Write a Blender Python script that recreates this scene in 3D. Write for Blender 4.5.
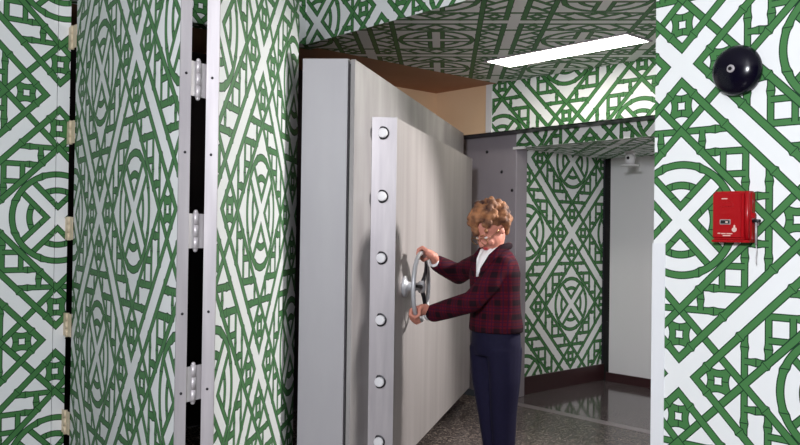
import bpy, bmesh, math, random
from mathutils import Vector, Matrix
random.seed(7)
for o in list(bpy.data.objects): bpy.data.objects.remove(o, do_unlink=True)
S = bpy.context.scene
C = S.collection

# ------------------------------------------------------------------ camera
FPX = 818.0
CAM_H = 1.42
cam = bpy.data.cameras.new('camera')
cam.sensor_fit = 'HORIZONTAL'; cam.sensor_width = 36.0
cam.lens = 36.0 * FPX / 800.0
cam.clip_start = 0.05; cam.clip_end = 100
co = bpy.data.objects.new('camera', cam); C.objects.link(co)
pitch = math.atan((231.5 - 222.5) / FPX); roll = math.radians(0.8)
co.matrix_world = Matrix.Translation((0, 0, CAM_H)) @ Matrix.Rotation(math.pi / 2 + pitch, 4, 'X') @ Matrix.Rotation(roll, 4, 'Z')
S.camera = co

# ------------------------------------------------------------------ world, lights, exposure
w = bpy.data.worlds.new('world'); S.world = w; w.use_nodes = True
w.node_tree.nodes['Background'].inputs[0].default_value = (0.80, 0.88, 1.0, 1)
w.node_tree.nodes['Background'].inputs[1].default_value = 0.015
S.view_settings.view_transform = 'Standard'; S.view_settings.look = 'None'
S.view_settings.exposure = 0.0; S.view_settings.gamma = 1.0
S.view_settings.use_curve_mapping = False

def area_light(name, loc, target, sx, sy, power, col):
    l = bpy.data.lights.new(name, 'AREA'); l.shape = 'RECTANGLE'; l.size = sx; l.size_y = sy
    l.energy = power; l.color = col
    o = bpy.data.objects.new(name, l); C.objects.link(o)
    o.location = loc
    o.rotation_euler = (Vector(target) - Vector(loc)).to_track_quat('-Z', 'Y').to_euler()
    return o
# photographer's flash umbrella, beside and above the camera
area_light('flash_light', (-0.72, -0.75, 2.45), (1.7, 3.1, 1.5), 0.45, 0.45, 195, (0.92, 0.945, 1.0))
# tall narrow light added right of the camera for the bell's highlight
area_light('bell_highlight_light', (0.75, -0.9, 1.7), (1.3, 3.3, 1.7), 0.06, 0.5, 1.5, (1.0, 0.98, 0.95))
# second flash head standing in the vestibule, behind the right wall
vl = bpy.data.lights.new('vestibule_flash', 'SPOT'); vl.energy = 270; vl.color = (1.0, 0.98, 0.95)
vl.spot_size = math.radians(104); vl.spot_blend = 0.45; vl.shadow_soft_size = 0.12
vo_ = bpy.data.objects.new('vestibule_flash', vl); C.objects.link(vo_); vo_.location = (1.99, 4.62, 2.10)
vo_.rotation_euler = (Vector((0.0, 4.0, 0.50)) - vo_.location).to_track_quat('-Z', 'Y').to_euler()

# ------------------------------------------------------------------ building frame: u to the right and nearer, v to the right and farther
A = math.radians(48.0); cA, sA = math.cos(A), math.sin(A)
U = Vector((cA, -sA, 0)); V = Vector((sA, cA, 0)); Z = Vector((0, 0, 1))
P = 1.33                       # wallpaper repeat
def W(u, v, z=0.0): return U * u + V * v + Z * z

# ------------------------------------------------------------------ node expression helper
class X:
    nt = None
    def __init__(s, sock): s.s = sock
    @staticmethod
    def op(o, *a, clamp=False):
        n = X.nt.nodes.new('ShaderNodeMath'); n.operation = o; n.use_clamp = clamp
        for i, v in enumerate(a):
            if isinstance(v, X): X.nt.links.new(v.s, n.inputs[i])
            else: n.inputs[i].default_value = v
        return X(n.outputs[0])
    def __add__(a, b): return X.op('ADD', a, b)
    def __radd__(a, b): return X.op('ADD', b, a)
    def __sub__(a, b): return X.op('SUBTRACT', a, b)
    def __rsub__(a, b): return X.op('SUBTRACT', b, a)
    def __mul__(a, b): return X.op('MULTIPLY', a, b)
    def __rmul__(a, b): return X.op('MULTIPLY', b, a)
    def __lt__(a, b): return X.op('LESS_THAN', a, b)
    def __gt__(a, b): return X.op('GREATER_THAN', a, b)
def xmin(a, b): return X.op('MINIMUM', a, b)
def xmax(a, b): return X.op('MAXIMUM', a, b)
def xabs(a): return X.op('ABSOLUTE', a)
def xlen(a, b): return X.op('SQRT', a * a + b * b)
def sel(c, a, b): return b + c * (a - b)       # c ? a : b

def new_mat(name):
    m = bpy.data.materials.new(name); m.use_nodes = True
    nt = m.node_tree
    return m, nt, nt.nodes['Principled BSDF']
def srgb(r, g, b):
    f = lambda c: ((c / 255 + 0.055) / 1.055) ** 2.4 if c > 10 else c / 255 / 12.92
    return (f(r), f(g), f(b), 1)

def wallpaper():
    m, nt, bs = new_mat('bamboo_wallpaper'); X.nt = nt
    uvn = nt.nodes.new('ShaderNodeUVMap'); uvn.uv_map = 'UVMap'
    sp = nt.nodes.new('ShaderNodeSeparateXYZ'); nt.links.new(uvn.outputs[0], sp.inputs[0])
    a = X.op('PINGPONG', X(sp.outputs[0]), 0.5); b = X.op('PINGPONG', X(sp.outputs[1]), 0.5)
    x0 = xmax(a, b); y0 = xmin(a, b)
    fl = (x0 + y0) > 0.5
    x = sel(fl, 0.5 - y0, x0); y = sel(fl, 0.5 - x0, y0)
    HW = 0.0127; E = 0.0034
    K = 0.70711
    big = 1.0
    t = x + y
    bump = xmax(xmax(0.0, 1.0 - xabs(t - 0.135) * 70.0), 1.0 - xabs(t - 0.345) * 70.0)
    nl = xmin(xabs(t - 0.135), xabs(t - 0.345))
    hw = HW + bump * 0.0045
    def gate(d, cond): return sel(cond, d, big)
    def both(a, b): return a * b
    val = None
    def layer(val, sd, line=None):
        ins = sd < 0.0
        g = sd < -E
        if line is not None: g = g * (line > 0.0016)
        c = 0.5 + g * 0.5
        return ins * c if val is None else sel(ins, c, val)
    # staircase bars between the white band and the inner diamond
    lat = ((x - y) < 0.215) * ((x - y) > 0.05)
    d = xmin(xabs(x - 0.215), xabs(x - 0.287))
    d = xmin(d, xabs(x - 0.357))
    h1 = gate(xabs(y - 0.072), ((x > 0.215) * (x < 0.287)))
    h2 = gate(xabs(y - 0.142), ((x > 0.287) * (x < 0.357)))
    sb = xmax(0.0, 1.0 - xabs(y - 0.115) * 60.0) * 0.003
    val = layer(None, gate(d - HW + 0.001 - sb, lat), xabs(y - 0.115))
    sb2 = xmax(0.0, 1.0 - xabs(x - 0.25) * 60.0) * 0.003
    val = layer(val, gate(xmin(h1, h2) - HW + 0.0015 - sb2, lat), xabs(x - 0.25))
    # knot next to each crossing
    kx = x - 0.132
    k = xabs(xlen(kx - 0.087, y) - 0.064)
    k = xmin(k, xabs(xlen(kx + 0.087, y) - 0.064))
    k = xmin(k, xabs(xlen(kx, y - 0.087) - 0.064))
    val = layer(val, gate(k - 0.0125, (xlen(kx, y) < 0.058)), xabs(y - xabs(kx) * 0.0))
    # cross inside the ring and the inner ring
    cx = 0.5 - x
    r = xlen(cx, y)
    n5 = xabs((cx - y) * K)
    inr = r < 0.175
    ir = gate(xabs(r - 0.112), (n5 > 0.030))
    val = layer(val, ir - HW, xabs(y - 0.03))
    val = layer(val, gate(xabs(n5 - 0.031) - HW + 0.001, inr), xabs(r - 0.075))
    # outer ring
    val = layer(val, xabs(r - 0.178) - HW - xmax(0.0, 1.0 - xabs(y - 0.065) * 70.0) * 0.003, xabs(y - 0.065))
    # inner diamond bars and the crossing ends
    c3 = gate(xabs((t - 0.213) * K), (x - y) < 0.235)
    val = layer(val, c3 - HW)
    val = layer(val, xabs((x - y - 0.213) * K) - hw, nl)
    # bamboo poles along the white band
    val = layer(val, xabs((x - y) * K - 0.0390) - hw - 0.0004, nl)
    cr = nt.nodes.new('ShaderNodeValToRGB'); cr.color_ramp.interpolation = 'CONSTANT'
    nt.links.new(val.s, cr.inputs[0])
    e = cr.color_ramp.elements
    e[0].position = 0; e[0].color = srgb(240, 241, 241)
    e[1].position = 0.25; e[1].color = srgb(20, 58, 34)
    e2 = e.new(0.75); e2.color = srgb(72, 126, 72)
    nt.links.new(cr.outputs[0], bs.inputs['Base Color'])
    bs.inputs['Roughness'].default_value = 0.5
    bs.inputs['Specular IOR Level'].default_value = 0.25
    return m

def plain(name, col, rough=0.5, metal=0.0, noise=None, spec=0.5, bump=0.0):
    """noise=(scale xyz, amount, second colour)"""
    m, nt, bs = new_mat(name)
    bs.inputs['Base Color'].default_value = col
    bs.inputs['Roughness'].default_value = rough; bs.inputs['Metallic'].default_value = metal
    bs.inputs['Specular IOR Level'].default_value = spec
    if noise:
        tc = nt.nodes.new('ShaderNodeTexCoord'); mp = nt.nodes.new('ShaderNodeMapping')
        nt.links.new(tc.outputs['Object'], mp.inputs[0]); mp.inputs['Scale'].default_value = noise[0]
        nz = nt.nodes.new('ShaderNodeTexNoise'); nz.inputs['Scale'].default_value = 1.0; nz.inputs['Detail'].default_value = 5
        nt.links.new(mp.outputs[0], nz.inputs['Vector'])
        rp = nt.nodes.new('ShaderNodeValToRGB')
        rp.color_ramp.elements[0].position = 0.5 - noise[1]; rp.color_ramp.elements[0].color = noise[2]
        rp.color_ramp.elements[1].position = 0.5 + noise[1]; rp.color_ramp.elements[1].color = col
        nt.links.new(nz.outputs[0], rp.inputs[0]); nt.links.new(rp.outputs[0], bs.inputs['Base Color'])
        if bump:
            b = nt.nodes.new('ShaderNodeBump'); b.inputs['Strength'].default_value = bump; b.inputs['Distance'].default_value = 0.01
            nt.links.new(nz.outputs[0], b.inputs['Height']); nt.links.new(b.outputs[0], bs.inputs['Normal'])
    return m

def terrazzo(name, base, chip_a, chip_b, rough, scale=85):
    m, nt, bs = new_mat(name)
    tc = nt.nodes.new('ShaderNodeTexCoord')
    vo = nt.nodes.new('ShaderNodeTexVoronoi'); vo.inputs['Scale'].default_value = scale
    nt.links.new(tc.outputs['Object'], vo.inputs['Vector'])
    sp = nt.nodes.new('ShaderNodeSeparateColor'); nt.links.new(vo.outputs['Color'], sp.inputs[0])
    rp = nt.nodes.new('ShaderNodeValToRGB')
    rp.color_ramp.elements[0].color = base; rp.color_ramp.elements[1].color = chip_a
    rp.color_ramp.elements[0].position = 0.35; rp.color_ramp.elements[1].position = 0.75
    e = rp.color_ramp.elements.new(0.95); e.color = chip_b
    nt.links.new(sp.outputs[0], rp.inputs[0])
    nt.links.new(rp.outputs[0], bs.inputs['Base Color'])
    bs.inputs['Roughness'].default_value = rough
    return m

def emit(name, col, strength):
    m, nt, bs = new_mat(name)
    bs.inputs['Base Color'].default_value = (0.9, 0.9, 0.9, 1)
    bs.inputs['Emission Color'].default_value = col; bs.inputs['Emission Strength'].default_value = strength
    return m

def plaid(name):
    m, nt, bs = new_mat(name); X.nt = nt
    tc = nt.nodes.new('ShaderNodeTexCoord'); sp = nt.nodes.new('ShaderNodeSeparateXYZ')
    nt.links.new(tc.outputs['Object'], sp.inputs[0])
    hx = X(sp.outputs[0]) * 0.8 + X(sp.outputs[1]) * -0.6
    hz = X(sp.outputs[2])
    def stripes(c, per):
        q = X.op('PINGPONG', c * (1 / per), 0.5)
        return (q < 0.2), (xabs(q - 0.36) < 0.04)
    a1, a2 = stripes(hx, 0.075); b1, b2 = stripes(hz, 0.075)
    dark = (a1 + b1) * 0.5
    thin = xmax(a2, b2)
    def mix(fac, c1, c2):
        n = nt.nodes.new('ShaderNodeMix'); n.data_type = 'RGBA'
        nt.links.new(fac.s, n.inputs[0])
        for i, c in ((6, c1), (7, c2)):
            if isinstance(c, tuple): n.inputs[i].default_value = c
            else: nt.links.new(c, n.inputs[i])
        return n.outputs[2]
    c = mix(dark, srgb(80, 10, 26), srgb(28, 10, 20))
    c = mix(thin * 0.6, c, srgb(24, 12, 40))
    nt.links.new(c, bs.inputs['Base Color']); bs.inputs['Roughness'].default_value = 0.9
    bs.inputs['Specular IOR Level'].default_value = 0.15
    return m

M = {}
M['paper'] = wallpaper()
M['white'] = plain('white_paint', srgb(222, 220, 222), 0.5)
M['guard'] = plain('white_guard', srgb(238, 238, 242), 0.35)
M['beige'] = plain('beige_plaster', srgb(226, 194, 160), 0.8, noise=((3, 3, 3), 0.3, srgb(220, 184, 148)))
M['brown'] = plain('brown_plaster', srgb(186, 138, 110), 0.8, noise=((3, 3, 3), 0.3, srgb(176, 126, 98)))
M['shadewall'] = plain('shade_dark_plaster', srgb(34, 24, 28), 0.9)  # shade behind the door put into the colour of the deep alcove walls
M['base'] = plain('vinyl_baseboard', srgb(56, 32, 34), 0.35)
M['black'] = plain('black_gap', srgb(16, 14, 16), 0.7)
M['floor'] = terrazzo('terrazzo_floor', srgb(62, 54, 53), srgb(94, 84, 80), srgb(130, 119, 111), 0.24, 85)
M['floor2'] = terrazzo('smooth_terrazzo', srgb(70, 62, 64), srgb(92, 83, 84), srgb(120, 110, 108), 0.10, 140)
M['thresh'] = plain('stone_threshold', srgb(130, 122, 124), 0.2)
M['steel'] = plain('painted_steel', srgb(166, 162, 166), 0.5, 0.0, noise=((6, 6, 1.5), 0.28, srgb(156, 152, 157)))
M['steelface'] = plain('worn_steel_face', srgb(156, 151, 151), 0.45, 0.0, noise=((7, 7, 1.6), 0.2, srgb(130, 124, 125)))
M['plug'] = plain('streaked_steel_plug', srgb(164, 157, 156), 0.45, 0.0, noise=((9, 9, 0.7), 0.25, srgb(142, 135, 134)))
M['edge'] = plain('brushed_aluminium', srgb(196, 190, 192), 0.42, 0.35, noise=((30, 30, 3), 0.3, srgb(172, 166, 170)))
M['frame'] = plain('grey_frame_paint', srgb(154, 147, 154), 0.5, noise=((4, 4, 2), 0.3, srgb(142, 135, 143)))
M['chrome'] = plain('polished_steel', srgb(225, 225, 228), 0.16, 0.85)
M['bolt'] = plain('bright_bolt_steel', srgb(240, 238, 240), 0.3, 0.1)
M['rim'] = plain('cast_aluminium_rim', srgb(186, 186, 190), 0.35, 0.25)
M['darkmetal'] = plain('dark_metal', srgb(40, 38, 42), 0.4, 0.5)
M['cream'] = plain('cream_hinge_paint', srgb(226, 208, 178), 0.45)
M['bell'] = plain('black_gong_enamel', srgb(10, 7, 24), 0.2, spec=0.3)
M['red'] = plain('red_enamel', srgb(168, 8, 20), 0.30)
M['pale'] = plain('pale_print', srgb(222, 190, 180), 0.5)
M['glow'] = emit('fluorescent_diffuser', (1.0, 0.97, 0.86, 1), 17)
M['skin'] = plain('skin', srgb(206, 140, 120), 0.55, noise=((20, 20, 20), 0.3, srgb(194, 122, 106)))
M['lips'] = plain('lipstick', srgb(176, 60, 64), 0.5)
M['hair'] = plain('permed_hair', srgb(166, 112, 74), 0.75, noise=((18, 18, 18), 0.16, srgb(58, 28, 22)), bump=0.9)
M['plaid'] = plaid('maroon_plaid_wool')
M['navy'] = plain('navy_wool', srgb(22, 19, 46), 0.8, noise=((60, 60, 60), 0.3, srgb(18, 15, 38)), spec=0.2)
M['blouse'] = plain('white_blouse', srgb(238, 234, 236), 0.7)
M['shoe'] = plain('black_leather', srgb(20, 18, 20), 0.35)
M['lens'] = plain('glasses_lens', srgb(230, 230, 235), 0.05)
_b = M['lens'].node_tree.nodes['Principled BSDF']; _b.inputs['Transmission Weight'].default_value = 1.0; _b.inputs['IOR'].default_value = 1.02
M['gold'] = plain('gold_wire', srgb(150, 110, 70), 0.3, 0.8)
M['eye'] = plain('eye_white', srgb(225, 215, 210), 0.3)

# ------------------------------------------------------------------ object helpers
def tag(o, label, cat, group=None):
    o['label'] = label; o['category'] = cat
    if group: o['group'] = group
    return o
def link(name, me, mat, parent=None, smooth=False):
    o = bpy.data.objects.new(name, me); C.objects.link(o)
    if mat is not None:
        me.materials.clear(); me.materials.append(M[mat] if isinstance(mat, str) else mat)
    if smooth:
        for p in me.polygons: p.use_smooth = True
    if parent is not None:
        o.parent = parent
        o.matrix_parent_inverse = parent.matrix_world.inverted()
    return o
def build(name, bm, mat, parent=None, smooth=False):
    bmesh.ops.recalc_face_normals(bm, faces=bm.faces[:])
    me = bpy.data.meshes.new(name); bm.to_mesh(me); bm.free()
    return link(name, me, mat, parent, smooth)
def empty(name, loc):
    o = bpy.data.objects.new(name, None); C.objects.link(o); o.location = loc; o.empty_display_size = 0.1
    bpy.context.view_layer.update()
    return o
def struct(o, label=None):
    o['kind'] = 'structure'
    if label: o['label'] = label
    return o
def prism(bm, poly, z0, z1):
    lo = [bm.verts.new((p[0], p[1], z0)) for p in poly]; hi = [bm.verts.new((p[0], p[1], z1)) for p in poly]
    n = len(poly); fs = [bm.faces.new(lo[::-1]), bm.faces.new(hi)]
    for i in range(n): fs.append(bm.faces.new((lo[i], lo[(i + 1) % n], hi[(i + 1) % n], hi[i])))
    return fs
def uvbox(bm, u0, u1, v0, v1, z0, z1):
    return prism(bm, [W(u0, v0), W(u1, v0), W(u1, v1), W(u0, v1)], z0, z1)
def paper_uv(bm, along, org, flat=None):
    """metres / repeat; vertical faces run along `along` with a crossing at org, level faces use (u, v) with a crossing at flat"""
    bmesh.ops.recalc_face_normals(bm, faces=bm.faces[:])
    L = bm.loops.layers.uv.new('UVMap')
    for f in bm.faces:
        for l in f.loops:
            p = l.vert.co
            if abs(f.normal.z) > 0.7:
                fu, fv = flat if flat else (-3.2, 3.78)
                l[L].uv = ((p.dot(U) - fu) / P, (p.dot(V) - fv) / P)
            else:
                d = p - org
                tang = along if abs(f.normal.dot(along)) < 0.7 else Vector((-along.y, along.x, 0))
                l[L].uv = (d.dot(tang) / P, d.z / P)
def wallbox(name, u0, u1, v0, v1, z0, z1, mat, along=None, org=None, flat=None, label=None):
    bm = bmesh.new(); uvbox(bm, u0, u1, v0, v1, z0, z1)
    if mat == 'paper': paper_uv(bm, along, org, flat)
    return struct(build(name, bm, mat), label)
def rot_to(d):
    return Vector(d).normalized().to_track_quat('Z', 'Y').to_matrix().to_4x4()
def cyl(bm, p0, p1, r0, r1=None, seg=16, caps=True):
    r1 = r0 if r1 is None else r1
    p0 = Vector(p0); p1 = Vector(p1)
    m = Matrix.Translation((p0 + p1) / 2) @ rot_to(p1 - p0)
    bmesh.ops.create_cone(bm, cap_ends=caps, segments=seg, radius1=r0, radius2=r1, depth=(p1 - p0).length, matrix=m)
def sph(bm, c, r, mat3=None, seg=12):
    m = Matrix.Translation(c)
    if mat3 is not None: m = m @ mat3.to_4x4()
    m = m @ Matrix.Diagonal((*(r if hasattr(r, '__len__') else (r, r, r)), 1))
    bmesh.ops.create_uvsphere(bm, u_segments=seg, v_segments=max(6, seg // 2 + 2), radius=1, matrix=m)
def lathe(bm, prof, org, axis, seg=32):
    m = Matrix.Translation(org) @ rot_to(axis)
    rings = []
    for r, h in prof:
        rings.append([bm.verts.new(m @ Vector((max(r, 1e-4) * math.cos(2 * math.pi * i / seg), max(r, 1e-4) * math.sin(2 * math.pi * i / seg), h))) for i in range(seg)])
    for a, b in zip(rings, rings[1:]):
        for i in range(seg): bm.faces.new((a[i], a[(i + 1) % seg], b[(i + 1) % seg], b[i]))
    bm.faces.new(rings[0][::-1]); bm.faces.new(rings[-1])
def tube(bm, pts, r, seg=8, closed=False):
    n = len(pts); rings = []
    pts = [Vector(p) for p in pts]
    prev = None
    for i, p in enumerate(pts):
        a = pts[(i - 1) % n] if (closed or i > 0) else p
        b = pts[(i + 1) % n] if (closed or i < n - 1) else p
        t = (b - a).normalized()
        if prev is None:
            x = t.cross(Z if abs(t.z) < 0.9 else Vector((1, 0, 0))).normalized()
        else:
            x = (prev - t * prev.dot(t)).normalized()
        prev = x; yv = t.cross(x)
        rr = r[i] if hasattr(r, '__len__') else r
        rings.append([bm.verts.new(p + (x * math.cos(2 * math.pi * k / seg) + yv * math.sin(2 * math.pi * k / seg)) * rr) for k in range(seg)])
    m = n if closed else n - 1
    for i in range(m):
        a, b = rings[i], rings[(i + 1) % n]
        for k in range(seg): bm.faces.new((a[k], a[(k + 1) % seg], b[(k + 1) % seg], b[k]))
    if not closed: bm.faces.new(rings[0][::-1]); bm.faces.new(rings[-1])
def bevel(bm, w, seg=2):
    bmesh.ops.bevel(bm, geom=bm.edges[:] + bm.verts[:], offset=w, segments=seg, affect='EDGES', clamp_overlap=True)
def frame_box(bm, org, ax, ay, az, x0, x1, y0, y1, z0, z1):
    vs = [bm.verts.new(org + ax * x + ay * y + az * z) for z in (z0, z1) for x, y in ((x0, y0), (x1, y0), (x1, y1), (x0, y1))]
    for q in ((3, 2, 1, 0), (4, 5, 6, 7), (0, 1, 5, 4), (1, 2, 6, 5), (2, 3, 7, 6), (3, 0, 4, 7)): bm.faces.new([vs[i] for i in q])

# ------------------------------------------------------------------ the setting
CEIL = 2.69; TOP = 3.3
UL = -4.59                       # left wall plane (u), also papered ceiling edge and passage wall
V1 = 3.245                       # right wall / header plane (v)
V2 = 5.25                        # blast opening header plane (v)
V3 = 6.83                        # white end wall (v)
URJ = -1.931                     # jamb edge of the right wall
VSEAM = 1.590; VEND = 1.660
right_org = W(-1.805, V1, 0.821); left_org = W(UL, 1.607, 0.805)

# floors
bm = bmesh.new(); uvbox(bm, -5.35, 3.0, -6, V2, -0.05, 0.0); struct(build('floor', bm, 'floor'), 'dark speckled terrazzo floor')
bm = bmesh.new(); uvbox(bm, -4.62, -1.0, V2 + 0.10, V3, -0.05, 0.0); struct(build('floor', bm, 'floor2'), 'smooth glossy floor of the passage')
bm = bmesh.new(); uvbox(bm, -4.62, -1.0, V2, V2 + 0.10, -0.05, 0.002); struct(build('trim_1', bm, 'thresh'), 'pale stone threshold strip')
# front room walls
wallbox('wall_right', URJ, 3.0, V1, V1 + 0.12, 0, TOP, 'paper', U, right_org, label='green bamboo lattice wallpaper wall with alarm bell')
wallbox('wall_header', UL, URJ, V1, V1 + 0.12, CEIL, TOP, 'paper', U, right_org, label='papered wall band above the wide opening')
wallbox('wall_header_left', UL - 0.12, UL, VEND + 0.01, V1 + 0.12, CEIL, TOP, 'paper', V, left_org, label='papered wall band above the folding screen opening')
wallbox('wall_left', UL - 0.12, UL, -6, VSEAM, 0, TOP, 'paper', V, left_org, label='green bamboo lattice wallpaper wall')
wallbox('trim_2', UL - 0.12, UL, VSEAM + 0.004, VEND, 0, TOP, 'paper', V, left_org, label='papered jamb strip that carries the hinges')
wallbox('ceiling_front', UL - 0.12, 3.0, -6, V1 + 0.12, TOP, TOP + 0.05, 'white', label='white ceiling of the front room')
# white corner guard on the jamb edge of the right wall, up to 1.4 m
bm = bmesh.new(); prism(bm, [W(URJ - 0.004, V1 - 0.004), W(URJ + 0.058, V1 - 0.004), W(URJ + 0.058, V1 + 0.001), W(URJ + 0.001, V1 + 0.001), W(URJ + 0.001, V1 + 0.124), W(URJ - 0.004, V1 + 0.124)], 0, 1.385)
struct(build('trim_3', bm, 'guard'), 'white corner guard on the wall edge')
# vestibule
wallbox('ceiling', UL - 0.03, -0.9, V1 + 0.12, V2, CEIL, CEIL + 0.05, 'paper', U, right_org, label='papered vestibule ceiling')
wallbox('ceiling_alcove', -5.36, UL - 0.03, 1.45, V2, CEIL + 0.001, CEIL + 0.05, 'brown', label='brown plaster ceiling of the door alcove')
wallbox('wall_alcove', -5.48, -5.36, 3.9, V2 + 0.1, 0, CEIL + 0.05, 'beige', label='beige plaster back wall of the alcove')
wallbox('wall_alcove_shade', -5.48, -5.36, 1.35, 3.9, 0, CEIL + 0.05, 'shadewall', label='back wall of the alcove, coloured dark for the door shadow')
wallbox('wall_alcove_end', -5.36, UL - 0.12, 1.35, 1.45, 0, CEIL + 0.05, 'shadewall')
wallbox('wall_alcove_right', -5.36, -4.735, V2, V2 + 0.20, 2.28, CEIL + 0.05, 'beige', label='beige plaster above the steel frame')
wallbox('trim_4', -4.735, -4.672, V2 - 0.012, V2 + 0.20, 2.28, CEIL, 'white', label='white trim strip beside the papered header')
wallbox('wall_back', -4.672, -0.9, V2, V2 + 0.20, 2.28, CEIL + 0.05, 'paper', U, W(-3.898, V2, 2.172), label='papered header above the blast opening')
wallbox('wall_back_strip', -4.568, -0.9, V2 + 0.20, V2 + 0.26, 2.155, 2.28, 'paper', U, W(-3.815, V2 + 0.20, 2.321), label='low papered strip under the header')
wallbox('wall_vestibule_right', -0.9, -0.8, V1 + 0.12, V3, 0, CEIL + 0.05, 'white')
# passage
wallbox('wall_passage', -4.72, -4.62, V2 + 0.35, V3, 0, 2.157, 'paper', V, W(-4.62, 6.33, 1.43), label='papered side wall of the passage')
wallbox('ceiling_passage', -4.72, -0.9, V2 + 0.26, V3 + 0.1, 2.157, 2.20, 'paper', U, right_org, flat=(-3.9, 5.9), label='low papered soffit of the passage')
wallbox('wall_passage_end', -4.535, -0.9, V3, V3 + 0.08, 0, 2.157, 'white', label='plain white end wall of the passage')
bm = bmesh.new(); uvbox(bm, -4.62, -4.535, V3 + 0.03, V3 + 0.06, 0, 2.157); struct(build('trim_5', bm, 'black'), 'dark gap beside the white wall')
bm = bmesh.new()
for zz in (1.98, 0.35, 1.15): uvbox(bm, -4.575, -4.535, V3 + 0.0, V3 + 0.03, zz, zz + 0.22)
struct(build('trim_6', bm, 'black'), 'dark hinge edge of the white wall')
bm = bmesh.new(); uvbox(bm, -4.62, -4.606, V2 + 0.35, V3 + 0.03, 0, 0.155); struct(build('baseboard_left', bm, 'base'), 'dark baseboard below the papered passage wall')
bm = bmesh.new(); uvbox(bm, -4.56, -0.9, V3 - 0.014, V3, 0, 0.085); struct(build('baseboard_back', bm, 'base'), 'red brown baseboard below the white wall')

# steel blast frame left jamb
fr = empty('steel_door_frame', W(-4.7, V2 + 0.15, 0))
tag(fr, 'grey painted steel jamb of the blast door opening, below the papered header', 'door frame')
bm = bmesh.new(); uvbox(bm, -5.30, -4.568, V2 + 0.202, V2 + 0.35, 0, 2.28); bevel(bm, 0.004, 1); build('jamb', bm, 'frame', fr)
bm = bmesh.new(); uvbox(bm, -5.30, -0.9, V2 + 0.02, V2 + 0.198, 2.274, 2.279); build('header_shade_line', bm, 'darkmetal', fr)  # thin dark sheet, paints the shadow line under the header
for u, z in ((-4.905, 2.14), (-4.73, 1.955), (-4.61, 1.79), (-4.68, 1.25), (-4.68, 0.55)):
    bm = bmesh.new(); lathe(bm, [(0.014, 0), (0.014, 0.006), (0.008, 0.011)], W(u, V2 + 0.202, z), -V, 10); build('bolt_head', bm, 'darkmetal', fr)
bm = bmesh.new(); uvbox(bm, -4.59, -4.47, V2 + 0.18, V2 + 0.202, 2.140, 2.162); build('bracket', bm, 'white', fr)

# ------------------------------------------------------------------ folding screen
scr = empty('folding_screen', (-0.72, 2.83, 0))
tag(scr, 'tall papered folding screen with aluminium edges, hinged to the wall', 'folding screen')
def panel(near, far, nrm_out, thick, corg, z1):
    """near/far: visible face corners (xy); nrm_out: direction from face into the thickness"""
    n = Vector((*near, 0)); f = Vector((*far, 0)); d = (f - n).normalized(); k = Vector((*nrm_out, 0)).normalized() * thick
    es = d * 0.006
    bm = bmesh.new(); prism(bm, [n + es, f, f + k, n + es + k], 0.02, z1)
    paper_uv(bm, d, Vector(corg)); p = build('screen_panel', bm, 'paper', scr)
    bm = bmesh.new(); prism(bm, [n - d * 0.002 - k.normalized() * 0.003, n + es - k.normalized() * 0.003, n + es + k * 1.03, n - d * 0.002 + k * 1.03], 0.02, z1)
    e = build('edge_strip', bm, 'edge', p)
    for z in (0.30, 0.86, 1.13, 1.68, 1.95, 2.30):
        b = bmesh.new(); lathe(b, [(0.005, 0), (0.005, 0.0015), (0.002, 0.003)], n - d * 0.002 + k * 0.5 + Z * z, -d, 8); build('screw', b, 'darkmetal', p)
    return d, k
p1n, p1f = (-0.751, 2.774), (-1.778, 4.453)
d1, k1 = panel(p1n, p1f, (0.852, 0.524), 0.034, (-1.079, 3.307, 0.822), 2.66)
p2n, p2f = (-0.646, 2.868), (-0.546, 4.300)
d2, k2 = panel(p2n, p2f, (-1, 0.0787), 0.040, (-0.607, 3.531, 0.828), 2.66)
HZ = (0.355, 0.885, 1.412, 1.938, 2.46)
a0 = Vector((*p1n, 0)) + k1 + d1 * 0.012; b0 = Vector((*p2n, 0)) + k2 + d2 * 0.012
for z in HZ:
    kp = (a0 + b0) / 2 + Vector((-0.002, -0.006, 0))
    b = bmesh.new()
    for j in range(3): cyl(b, kp + Z * (z - 0.064 + j * 0.0430), kp + Z * (z - 0.064 + j * 0.0430 + 0.0418), 0.0095, seg=12)
    sph(b, kp + Z * (z + 0.066), (0.008, 0.008, 0.008), seg=8); sph(b, kp + Z * (z - 0.066), (0.008, 0.008, 0.008), seg=8)
    hg = build('hinge', b, 'edge', scr, True)
    for q, kk in ((a0, k1), (b0, k2)):
        b = bmesh.new(); dd = (kp - q).normalized(); nn = Vector((-dd.y, dd.x, 0))
        frame_box(b, q + Z * z, dd, nn, Z, -0.002, (kp - q).length, -0.002, 0.002, -0.060, 0.060); build('hinge_leaf', b, 'edge', hg)
# cream hinges to the wall jamb
je = W(UL, VEND, 0); pe = Vector((*p1f, 0))
for z in HZ:
    kp = je * 0.55 + pe * 0.45 + Vector((-0.002, -0.010, 0))
    b = bmesh.new()
    for j in range(3): cyl(b, kp + Z * (z - 0.066 + j * 0.044), kp + Z * (z - 0.066 + j * 0.044 + 0.042), 0.011, seg=12)
    hg = build('hinge', b, 'cream', scr, True)
    for q in (je + Vector((-0.012, -0.013, 0)) + V * 0.006, pe + d1 * -0.016 + Vector((-0.004, -0.003, 0))):
        b = bmesh.new(); dd = (kp - q).normalized(); nn = Vector((-dd.y, dd.x, 0))
        frame_box(b, q + Z * z, dd, nn, Z, -0.0, (kp - q).length, -0.0015, 0.0015, -0.062, 0.062); build('hinge_leaf', b, 'cream', hg)

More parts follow.
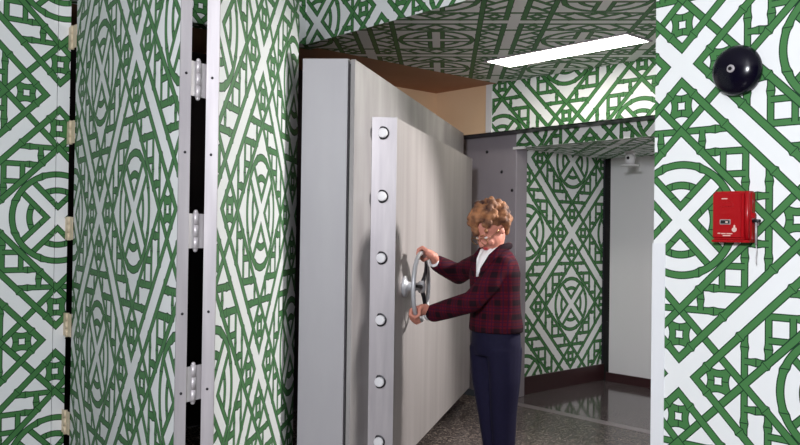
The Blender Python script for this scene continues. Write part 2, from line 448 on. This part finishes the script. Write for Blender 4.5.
# ------------------------------------------------------------------ blast door
ang = math.radians(14.5)
DD = Vector((math.sin(ang), math.cos(ang), 0)); DN = Vector((DD.y, -DD.x, 0))     # along the door, out of its face
N0 = Vector((-0.236, 4.07, 0))                                                    # near corner of the main face
door = empty('blast_door', N0 + DD * 1.5)
tag(door, 'massive open grey steel blast door with a handwheel and bolt edge', 'blast door')
ZT = 2.28; ZB = 0.06; LEN = 3.10
NL = Vector((-0.498, 4.092, 0))
fL = N0 + DD * LEN
bm = bmesh.new()
prism(bm, [N0 - DN * 0.036, fL - DN * 0.036, fL - DN * 0.262, NL], ZB, ZT); build('door_slab', bm, 'steel', door)
bm = bmesh.new(); prism(bm, [N0 - DN * 0.037 + DD * 0.03, fL - DN * 0.037, fL - DN * 0.02, N0 - DN * 0.02 + DD * 0.03], ZB + 0.02, ZT - 0.02); build('groove_backing', bm, 'black', door)
bm = bmesh.new(); prism(bm, [N0 + DD * 0.004, fL, fL - DN * 0.022, N0 - DN * 0.022 + DD * 0.004], ZB, ZT - 0.004); build('face_plate', bm, 'steelface', door)
# stepped inner plug
Q0 = Vector((-0.156, 4.382, 0)); Q1 = Vector((-0.024, 4.392, 0))
PZ0, PZ1 = 0.14, 2.03
far = Q1 + DD * 2.46
bm = bmesh.new(); prism(bm, [Q0, Q1, far, far - DN * 0.125], PZ0, PZ1)
plug = build('inner_plug', bm, 'plug', door)
bm = bmesh.new(); e1 = (Q1 - Q0).normalized()
prism(bm, [Q0 - DD * 0.004, Q1 - DD * 0.004 + e1 * 0.002, Q1 + e1 * 0.002, Q0], PZ0, PZ1 + 0.002); build('bolt_edge_plate', bm, 'edge', plug)
cE = Q0 * 0.56 + Q1 * 0.44 - DD * 0.004
for z in (1.947, 1.607, 1.277, 0.946, 0.616, 0.296):
    b = bmesh.new(); lathe(b, [(0.036, 0), (0.036, 0.004), (0.030, 0.006)], cE + Z * z, -DD, 20); cp = build('bolt_hole_shade', b, 'darkmetal', plug, False)  # dark ring paints the shaded hole round each bolt
    b = bmesh.new(); lathe(b, [(0.026, 0), (0.026, 0.016), (0.023, 0.020), (0.001, 0.021)], cE + Z * z + DN * 0.003, -DD, 24); build('locking_bolt', b, 'bolt', plug, False)
# handwheel
wc0 = Q1 + DD * 0.206 + Z * 1.113
wh = bmesh.new(); lathe(wh, [(0.060, 0), (0.060, 0.012), (0.040, 0.020), (0.026, 0.026), (0.022, 0.085), (0.034, 0.088), (0.034, 0.112), (0.020, 0.120)], wc0, DN, 24)
hub = build('wheel_hub', wh, 'rim', door, True)
WC = wc0 + DN * 0.098; WR = 0.188
b = bmesh.new(); tube(b, [WC + (DD * math.cos(2 * math.pi * i / 48) + Z * math.sin(2 * math.pi * i / 48)) * WR for i in range(48)], 0.0125, 10, True)
build('wheel_rim', b, 'rim', hub, True)
for k in range(3):
    a = math.radians(55 + 120 * k); dv = DD * math.cos(a) + Z * math.sin(a)
    b = bmesh.new(); tube(b, [WC + dv * s + DN * (0.012 * math.sin(s / WR * math.pi)) for s in (0.02, 0.06, 0.10, 0.14, WR)], [0.013, 0.012, 0.010, 0.009, 0.009], 8); build('wheel_spoke', b, 'darkmetal', hub, True)

# ------------------------------------------------------------------ ceiling light, smoke sensor / sprinkler
cl = empty('ceiling_light', W(-3.465, 4.63, CEIL))
tag(cl, 'long recessed fluorescent light in the papered ceiling', 'ceiling light')
fu0, fu1, fv0, fv1 = -4.055, -2.885, 4.50, 4.755
bm = bmesh.new(); uvbox(bm, fu0, fu1, fv0, fv1, CEIL - 0.010, CEIL - 0.004); build('diffuser', bm, 'glow', cl)
for a in ((fu0 - 0.02, fu1 + 0.02, fv0 - 0.02, fv0), (fu0 - 0.02, fu1 + 0.02, fv1, fv1 + 0.02), (fu0 - 0.02, fu0, fv0, fv1), (fu1, fu1 + 0.02, fv0, fv1)):
    bm = bmesh.new(); uvbox(bm, *a, CEIL - 0.008, CEIL); build('trim_frame', bm, 'frame', cl)
# unseen lamp added behind the papered wall to light the white end wall
pl = empty('passage_fill_lamp', W(-2.6, 6.1, 2.10))
tag(pl, 'added unseen lamp under the passage soffit, lights the end wall', 'ceiling light')
bm = bmesh.new(); uvbox(bm, -3.0, -2.0, 6.0, 6.2, 2.07, 2.09); build('diffuser', bm, emit('passage_fill_glow', (1.0, 0.95, 0.95, 1), 16), pl)
bm = bmesh.new(); uvbox(bm, -3.03, -1.97, 5.97, 6.23, 2.09, 2.11); build('housing', bm, 'white', pl)

sp = empty('sprinkler', W(-4.02, 6.35, 2.157))
tag(sp, 'small white sprinkler head hanging under the passage soffit', 'sprinkler')
so = W(-4.02, 6.35, 2.157)
bm = bmesh.new(); lathe(bm, [(0.05, 0), (0.05, 0.012), (0.03, 0.02)], so, -Z, 20); build('escutcheon', bm, 'white', sp, False)
bm = bmesh.new(); lathe(bm, [(0.032, 0.015), (0.044, 0.035), (0.044, 0.105), (0.030, 0.118)], so, -Z, 20); build('body', bm, 'white', sp, True)
bm = bmesh.new(); lathe(bm, [(0.082, 0.118), (0.086, 0.124), (0.080, 0.131)], so, -Z, 24); build('deflector', bm, 'white', sp)
bm = bmesh.new(); sph(bm, so - Z * 0.060 + Vector((-0.026, -0.032, 0)), 0.014, seg=10); build('bulb', bm, 'darkmetal', sp, True)

# ------------------------------------------------------------------ alarm bell
bc = W(-1.552, V1, 2.092)
bl = empty('alarm_bell', bc)
tag(bl, 'round black alarm bell on the papered wall above the red fire alarm', 'alarm bell')
bm = bmesh.new(); lathe(bm, [(0.07, 0), (0.07, 0.02)], bc, -V, 24); build('back_plate', bm, 'darkmetal', bl)
bm = bmesh.new(); lathe(bm, [(0.100, 0.014), (0.103, 0.018), (0.102, 0.026), (0.096, 0.040), (0.084, 0.052), (0.066, 0.062), (0.044, 0.069), (0.022, 0.072), (0.001, 0.073)], bc, -V, 48); g = build('gong', bm, 'bell', bl, True)
bm = bmesh.new(); lathe(bm, [(0.016, 0.070), (0.016, 0.076), (0.013, 0.078)], bc, -V, 20); build('washer', bm, 'edge', g)
bm = bmesh.new(); lathe(bm, [(0.008, 0.076), (0.008, 0.083), (0.006, 0.085)], bc, -V, 6); build('nut', bm, 'darkmetal', g)

# ------------------------------------------------------------------ fire alarm call box
fo = W(-1.557, V1, 1.501)
fa = empty('fire_alarm_box', fo)
tag(fa, 'red fire alarm call box with a small hammer on its side, below the bell', 'fire alarm')
aU, aV = U, -V
bm = bmesh.new(); frame_box(bm, fo, aU, aV, Z, -0.080, 0.078, 0.0, 0.040, -0.100, 0.100); bevel(bm, 0.006); build('housing', bm, 'red', fa, False)
bm = bmesh.new(); frame_box(bm, fo, aU, aV, Z, -0.077, 0.052, 0.034, 0.056, -0.094, 0.100); bevel(bm, 0.009, 3); cv = build('front_cover', bm, 'red', fa, False)
bm = bmesh.new(); cyl(bm, fo + aU * 0.064 + aV * 0.042 - Z * 0.094, fo + aU * 0.064 + aV * 0.042 + Z * 0.098, 0.010, seg=12); build('hinge_barrel', bm, 'red', fa, True)
bm = bmesh.new(); frame_box(bm, fo, aU, aV, Z, -0.079, 0.080, 0.0, 0.058, -0.106, -0.096); bevel(bm, 0.003); build('bottom_lip', bm, 'red', fa)
for (x0, x1, z0, z1, t) in ((-0.040, 0.012, 0.038, 0.048, 0.003), (-0.062, 0.035, 0.0, 0.003, 0.001), (-0.034, 0.008, 0.056, 0.062, 0.002)):
    bm = bmesh.new(); frame_box(bm, fo, aU, aV, Z, x0, x1, 0.055, 0.056 + t, z0, z1); build('embossed_bar', bm, 'red', cv)
bm = bmesh.new(); frame_box(bm, fo, aU, aV, Z, -0.042, 0.002, 0.055, 0.058, -0.034, -0.014); w_ = build('viewing_window', bm, 'edge', cv)
bm = bmesh.new(); frame_box(bm, fo, aU, aV, Z, -0.039, -0.001, 0.056, 0.059, -0.031, -0.017); build('window_pane', bm, 'black', cv)
bm = bmesh.new(); frame_box(bm, fo, aU, aV, Z, -0.018, -0.008, 0.057, 0.0595, -0.028, -0.021); build('window_mark', bm, 'pale', cv)
bm = bmesh.new(); lathe(bm, [(0.010, 0), (0.010, 0.002)], fo + aU * 0.018 + aV * 0.056 - Z * 0.055, aV, 12)
sph(bm, fo + aU * 0.018 + aV * 0.057 - Z * 0.045, (0.004, 0.004, 0.010), seg=8); build('emblem', bm, 'pale', cv)
for x0, x1, z in ((-0.052, -0.040, -0.072), (-0.037, -0.018, -0.073), (-0.015, 0.010, -0.073), (-0.030, 0.002, -0.081), (-0.036, -0.012, 0.068)):
    bm = bmesh.new(); frame_box(bm, fo, aU, aV, Z, x0, x1, 0.0555, 0.0565, z, z + 0.004); build('print_line', bm, 'pale', cv)
hp = fo + aU * 0.094 + aV * 0.03
bm = bmesh.new(); cyl(bm, hp - Z * 0.115, hp - Z * 0.015, 0.0045, seg=10); hm = build('hammer', bm, 'edge', fa, True)
bm = bmesh.new(); cyl(bm, hp - Z * 0.02 - aU * 0.014, hp - Z * 0.02 + aU * 0.016, 0.007, seg=10); build('hammer_head', bm, 'darkmetal', hm, True)
bm = bmesh.new(); frame_box(bm, fo, aU, aV, Z, 0.074, 0.090, 0.022, 0.036, -0.008, 0.012); build('hammer_clip', bm, 'red', fa)
bm = bmesh.new(); tube(bm, [hp - Z * 0.112, hp - Z * 0.14 + aU * 0.003, hp - Z * 0.165, hp - Z * 0.19 + aU * 0.001], 0.0016, 6); build('chain', bm, 'edge', hm)

# ------------------------------------------------------------------ woman turning the wheel
def cap(bm, p0, r0, p1, r1, n=None):
    p0 = Vector(p0); p1 = Vector(p1); L = (p1 - p0).length
    n = n or max(2, int(L / (min(r0, r1) * 0.5)) + 1)
    sph(bm, p0, r0); sph(bm, p1, r1)
    cyl(bm, p0, p1, r0, r1, 14)
def chain(bm, pts):
    for (a, ra), (b, rb) in zip(pts, pts[1:]): cap(bm, a, ra, b, rb)
def fuse(name, bm, mat, voxel, parent=None, smooth_it=4):
    me = bpy.data.meshes.new(name + '_raw'); bmesh.ops.recalc_face_normals(bm, faces=bm.faces[:]); bm.to_mesh(me); bm.free()
    o = bpy.data.objects.new(name + '_raw', me); C.objects.link(o)
    r = o.modifiers.new('r', 'REMESH'); r.mode = 'VOXEL'; r.voxel_size = voxel; r.use_smooth_shade = True
    s = o.modifiers.new('s', 'SMOOTH'); s.iterations = smooth_it; s.factor = 0.5
    dg = bpy.context.evaluated_depsgraph_get(); dg.update()
    m2 = bpy.data.meshes.new_from_object(o.evaluated_get(dg)); m2.name = name
    bpy.data.objects.remove(o, do_unlink=True)
    return link(name, m2, mat, parent, True)

F = Vector((-0.80, -0.60, 0)); LS = Vector((0.60, -0.80, 0))         # facing, her left (towards the camera)
pers = empty('person', (0.53, 4.47, 0))
tag(pers, 'person in maroon plaid jacket and navy trousers turning the handwheel', 'person')
shN = Vector((0.572, 4.345, 1.252)); shF = Vector((0.437, 4.570, 1.260))
elN = Vector((0.385, 4.315, 1.055)); wrN = Vector((0.172, 4.500, 0.968))
elF = Vector((0.345, 4.760, 1.175)); wrF = Vector((0.205, 4.615, 1.248))
hips = Vector((0.545, 4.46, 0.90)); chest = Vector((0.515, 4.455, 1.20)); neck0 = Vector((0.505, 4.450, 1.32))
hc = Vector((0.487, 4.428, 1.440))                                     # head centre
HF = (F * 0.78 + Vector((0, 0, -0.63))).normalized()                   # face direction
HS = LS.copy(); HU = HF.cross(HS) * -1
if HU.z < 0: HU = -HU
HM = Matrix((HS, HF, HU)).transposed()                                  # columns: side, front, up
def hpnt(s, f, u): return hc + HS * s + HF * f + HU * u

bm = bmesh.new()
# head: skull, face, jaw, nose, ears
sph(bm, hpnt(0, -0.012, 0.028), (0.076, 0.092, 0.088), HM, 20)
sph(bm, hpnt(0, 0.022, -0.030), (0.064, 0.070, 0.078), HM, 20)
sph(bm, hpnt(0, 0.048, -0.086), (0.036, 0.036, 0.028), HM, 14)
chain(bm, [(hpnt(0, 0.082, 0.008), 0.010), (hpnt(0, 0.104, -0.030), 0.013)])
for s in (-1, 1):
    sph(bm, hpnt(0.013 * s, 0.094, -0.034), 0.009)
    sph(bm, hpnt(0.036 * s, 0.068, -0.034), (0.022, 0.018, 0.022), HM)
    sph(bm, hpnt(0.030 * s, 0.078, 0.018), (0.020, 0.010, 0.007), HM)
    sph(bm, hpnt(0.072 * s, -0.012, -0.012), (0.010, 0.020, 0.030), HM)
sph(bm, hpnt(0, 0.086, -0.062), (0.022, 0.010, 0.007), HM)
# neck and trunk
chain(bm, [(hpnt(0, -0.02, -0.05), 0.052), (neck0, 0.052), (chest, 0.085), (chest - Z * 0.12, 0.085), (hips, 0.085)])
chain(bm, [(shN - LS * 0.025, 0.034), (chest + Z * 0.03, 0.06), (shF + LS * 0.025, 0.034)])
# arms
chain(bm, [(shN + Vector((-0.02, 0.02, -0.02)), 0.034), (elN, 0.030), (wrN, 0.023)])
chain(bm, [(shF + Vector((0.02, -0.02, -0.02)), 0.034), (elF, 0.030), (wrF, 0.023)])
# legs
for s, kx in ((1, 0.0), (-1, 0.0)):
    hp_ = Vector((0.530, 4.458, 0.86)) + LS * (0.065 * s)
    kn = Vector((0.530, 4.458, 0)) + LS * (0.052 * s) - F * 0.012; kn.z = 0.48
    an = Vector((0.530, 4.458, 0)) + LS * (0.040 * s) - F * 0.034; an.z = 0.08
    chain(bm, [(hp_, 0.060), (kn, 0.042), (an, 0.032)])
# hands closed round the rim
def hand(wr, rimang, palm_side, up):
    """palm beside the rim, four fingers wrapping the tube, thumb along the other side"""
    rp = WC + (DD * math.cos(rimang) + Z * math.sin(rimang)) * WR
    tan = (-DD * math.sin(rimang) + Z * math.cos(rimang)).normalized()
    rad = (DD * math.cos(rimang) + Z * math.sin(rimang)).normalized()
    arm = (wr - rp); arm -= tan * arm.dot(tan); arm.normalize()              # towards the wrist, across the tube
    oth = tan.cross(arm).normalized() * up
    palm = rp + arm * 0.042 + oth * 0.020
    ax = Matrix((tan, arm, oth)).transposed()
    sph(bm, palm, (0.043, 0.042, 0.025), ax, 14)
    chain(bm, [(wr, 0.024), (palm + arm * 0.022, 0.026)])
    for i, L in enumerate((0.90, 1.0, 0.96, 0.78)):
        o_ = tan * (-0.034 + 0.0235 * i)
        k0 = palm + o_ - arm * 0.022 + oth * 0.006
        k1_ = rp + o_ - arm * (0.014 * L) + oth * 0.026
        k2_ = rp + o_ * 0.95 - arm * (0.030 * L) + oth * 0.004
        k3 = rp + o_ * 0.9 - arm * (0.016 * L) - oth * 0.021
        k4 = rp + o_ * 0.88 + arm * 0.006 * L - oth * 0.024
        chain(bm, [(k0, 0.0118), (k1_, 0.0112), (k2_, 0.0106), (k3, 0.0098), (k4, 0.0088)])
    t0 = palm - tan * 0.030 + arm * 0.012; t1 = palm - tan * 0.046 - oth * 0.020 - arm * 0.012
    t2 = rp - tan * 0.044 + arm * 0.014 - oth * 0.030; t3 = rp - tan * 0.036 - arm * 0.012 - oth * 0.030
    chain(bm, [(t0, 0.013), (t1, 0.011), (t2, 0.0095), (t3, 0.008)])
hand(wrF, math.radians(80), 1, 1)
hand(wrN, math.radians(234), 1, -1)
body = fuse('body', bm, 'skin', 0.0045, pers, 3)

# jacket: trunk and sleeves
bm = bmesh.new()
def ell(c, a, b_, h): sph(bm, c, (a, b_, h), Matrix((LS, F, Z)).transposed(), 18)
def loft(bm, secs, seg=28):
    """secs: (centre, half width along LS, half depth along F)"""
    rings = []
    for c, a, b_ in secs:
        rings.append([bm.verts.new(c + LS * (a * math.cos(2 * math.pi * i / seg)) + F * (b_ * math.sin(2 * math.pi * i / seg))) for i in range(seg)])
    for r0, r1 in zip(rings, rings[1:]):
        for i in range(seg): bm.faces.new((r0[i], r0[(i + 1) % seg], r1[(i + 1) % seg], r1[i]))
    bm.faces.new(rings[0][::-1]); bm.faces.new(rings[-1])
def at(c, z, f=0.0): q = c + F * f; return Vector((q.x, q.y, z))
ctr = Vector((0.530, 4.458, 0))
loft(bm, [(at(ctr, 0.885), 0.160, 0.134), (at(ctr, 0.915), 0.162, 0.134), (at(ctr, 1.00, 0.005), 0.152, 0.122), (at(ctr, 1.10, 0.012), 0.150, 0.120),
          (at(ctr, 1.20, 0.015), 0.158, 0.122), (at(ctr, 1.26, 0.010), 0.142, 0.102), (at(ctr, 1.31, 0.006), 0.102, 0.080), (at(ctr, 1.335, 0.004), 0.070, 0.062)])
chain(bm, [(shN + Vector((-0.02, 0.02, -0.008)), 0.062), (shN * 0.5 + elN * 0.5, 0.060), (elN, 0.058), (elN * 0.4 + wrN * 0.6, 0.054), (wrN * 0.9 + elN * 0.1, 0.050)])
chain(bm, [(shF + Vector((0.02, -0.02, -0.008)), 0.062), (shF * 0.5 + elF * 0.5, 0.058), (elF, 0.058), (elF * 0.4 + wrF * 0.6, 0.053), (wrF * 0.9 + elF * 0.1, 0.048)])
jk = fuse('jacket', bm, 'plaid', 0.007, pers, 6)
# blouse V, collar and cuffs
vf = [at(ctr, 1.335, 0.058), at(ctr, 1.29, 0.100), at(ctr, 1.235, 0.128), at(ctr, 1.185, 0.138)]
bm = bmesh.new()
wv = (0.026, 0.022, 0.013, 0.003)
r0 = [[bm.verts.new(c + LS * s * wv_ + F * dz) for s in (-1, -0.3, 0.3, 1) for dz in (0.010,)] + [bm.verts.new(c + LS * s * wv_ + F * -0.012) for s in (1, 0.3, -0.3, -1)] for c, wv_ in zip(vf, wv)]
for a, b_ in zip(r0, r0[1:]):
    for i in range(8): bm.faces.new((a[i], a[(i + 1) % 8], b_[(i + 1) % 8], b_[i]))
bm.faces.new(r0[0][::-1]); bm.faces.new(r0[-1])
build('blouse', bm, 'blouse', pers, True)
for s in (-1, 1):
    bm = bmesh.new()
    tube(bm, [at(ctr, 1.338, -0.010) + LS * 0.052 * s, at(ctr, 1.338, 0.030) + LS * 0.050 * s, at(ctr, 1.322, 0.072) + LS * 0.040 * s, at(ctr, 1.275, 0.112) + LS * 0.026 * s, at(ctr, 1.225, 0.134) + LS * 0.010 * s], [0.006, 0.011, 0.012, 0.010, 0.005], 10)
    build('blouse_collar', bm, 'blouse', pers, True)
    bm = bmesh.new()
    tube(bm, [at(ctr, 1.352, -0.07) + LS * 0.030 * s, at(ctr, 1.350, -0.03) + LS * 0.062 * s, at(ctr, 1.338, 0.03) + LS * 0.070 * s, at(ctr, 1.29, 0.088) + LS * 0.058 * s, at(ctr, 1.22, 0.130) + LS * 0.036 * s, at(ctr, 1.13, 0.137) + LS * 0.010 * s], [0.016, 0.020, 0.022, 0.024, 0.020, 0.008], 10)
    build('lapel', bm, 'plaid', pers, True)
for wv_, ev in ((wrN, elN), (wrF, elF)):
    d = (wv_ - ev).normalized()
    bm = bmesh.new(); cyl(bm, wv_ - d * 0.008, wv_ + d * 0.020, 0.034, 0.031, 18); build('cuff', bm, 'blouse', pers, True)
# trousers
bm = bmesh.new()
loft(bm, [(at(ctr, 0.76), 0.145, 0.115), (at(ctr, 0.82), 0.150, 0.122), (at(ctr, 0.90), 0.145, 0.118)])
for s in (1, -1):
    c = ctr + LS * 0.070 * s; c2 = ctr + LS * 0.052 * s; c3 = ctr + LS * 0.040 * s
    sec = [(at(c, 0.80), 0.078, 0.110), (at(c, 0.62, -0.004), 0.072, 0.094), (at(c2, 0.45, -0.016), 0.062, 0.080), (at(c3, 0.25, -0.034), 0.052, 0.066), (at(c3, 0.055, -0.036), 0.050, 0.064)]
    loft(bm, sec, 20)
fuse('trousers', bm, 'navy', 0.008, pers, 5)
for s in (1, -1):
    c = ctr + LS * 0.046 * s - F * 0.02
    bm = bmesh.new()
    sph(bm, at(c, 0.035, 0.05), (0.042, 0.13, 0.034), Matrix((LS, F, Z)).transposed(), 16); sph(bm, at(c, 0.055, -0.03), (0.036, 0.055, 0.05), Matrix((LS, F, Z)).transposed(), 14)
    frame_box(bm, at(c, 0.0), LS, F, Z, -0.030, 0.030, -0.06, -0.01, 0.0, 0.03)
    fuse('shoe', bm, 'shoe', 0.006, pers, 3)
# hair: permed curls
bm = bmesh.new()
sph(bm, hpnt(0, -0.034, 0.046), (0.086, 0.092, 0.086), HM, 20)
sph(bm, hpnt(0, -0.060, -0.010), (0.074, 0.056, 0.070), HM, 16)
rnd = random.Random(5)
cnt = 0
while cnt < 260:
    d = Vector((rnd.gauss(0, 1), rnd.gauss(0, 1), rnd.gauss(0, 1))).normalized()      # side, front, up
    lim = 0.16 + 0.16 * math.sin(9 * d.x)                                               # ragged fringe
    if d.y > 0.12 and d.z < lim: continue
    if d.z < -0.15 and d.y > -0.20: continue
    if d.z < -0.92: continue
    r = rnd.uniform(0.010, 0.023); k_ = rnd.uniform(0.94, 1.13)
    p = hpnt(d.x * 0.092 * k_, -0.030 + d.y * 0.104 * k_, 0.036 + d.z * 0.104 * k_)
    sph(bm, p, r, seg=8); cnt += 1
hair = fuse('hair', bm, 'hair', 0.005, pers, 1)
# small face parts
for s in (-1, 1):
    bm = bmesh.new(); sph(bm, hpnt(0.030 * s, 0.074, 0.000), (0.013, 0.010, 0.006), HM, 12); build('eye', bm, 'eye', pers, True)
    bm = bmesh.new(); tube(bm, [hpnt(0.014 * s, 0.090, 0.020), hpnt(0.030 * s, 0.088, 0.025), hpnt(0.048 * s, 0.074, 0.020)], [0.003, 0.004, 0.002], 6); build('eyebrow', bm, 'hair', pers, True)
bm = bmesh.new(); sph(bm, hpnt(0, 0.091, -0.059), (0.022, 0.008, 0.0045), HM, 12); sph(bm, hpnt(0, 0.089, -0.067), (0.018, 0.009, 0.005), HM, 12); build('lips', bm, 'lips', pers, True)
gl = bmesh.new(); 
for s in (-1, 1):
    tube(gl, [hpnt(0.034 * s + 0.027 * math.cos(a_), 0.104 - 0.006 * abs(math.cos(a_)), -0.004 + 0.023 * math.sin(a_)) for a_ in [2 * math.pi * i / 20 for i in range(20)]], 0.0022, 6, True)
    tube(gl, [hpnt(0.061 * s, 0.098, 0.004), hpnt(0.078 * s, 0.05, 0.004), hpnt(0.080 * s, -0.015, 0.0)], 0.002, 6)
tube(gl, [hpnt(-0.008, 0.104, 0.0), hpnt(0, 0.108, 0.004), hpnt(0.008, 0.104, 0.0)], 0.002, 6)
build('glasses', gl, 'gold', pers, True)
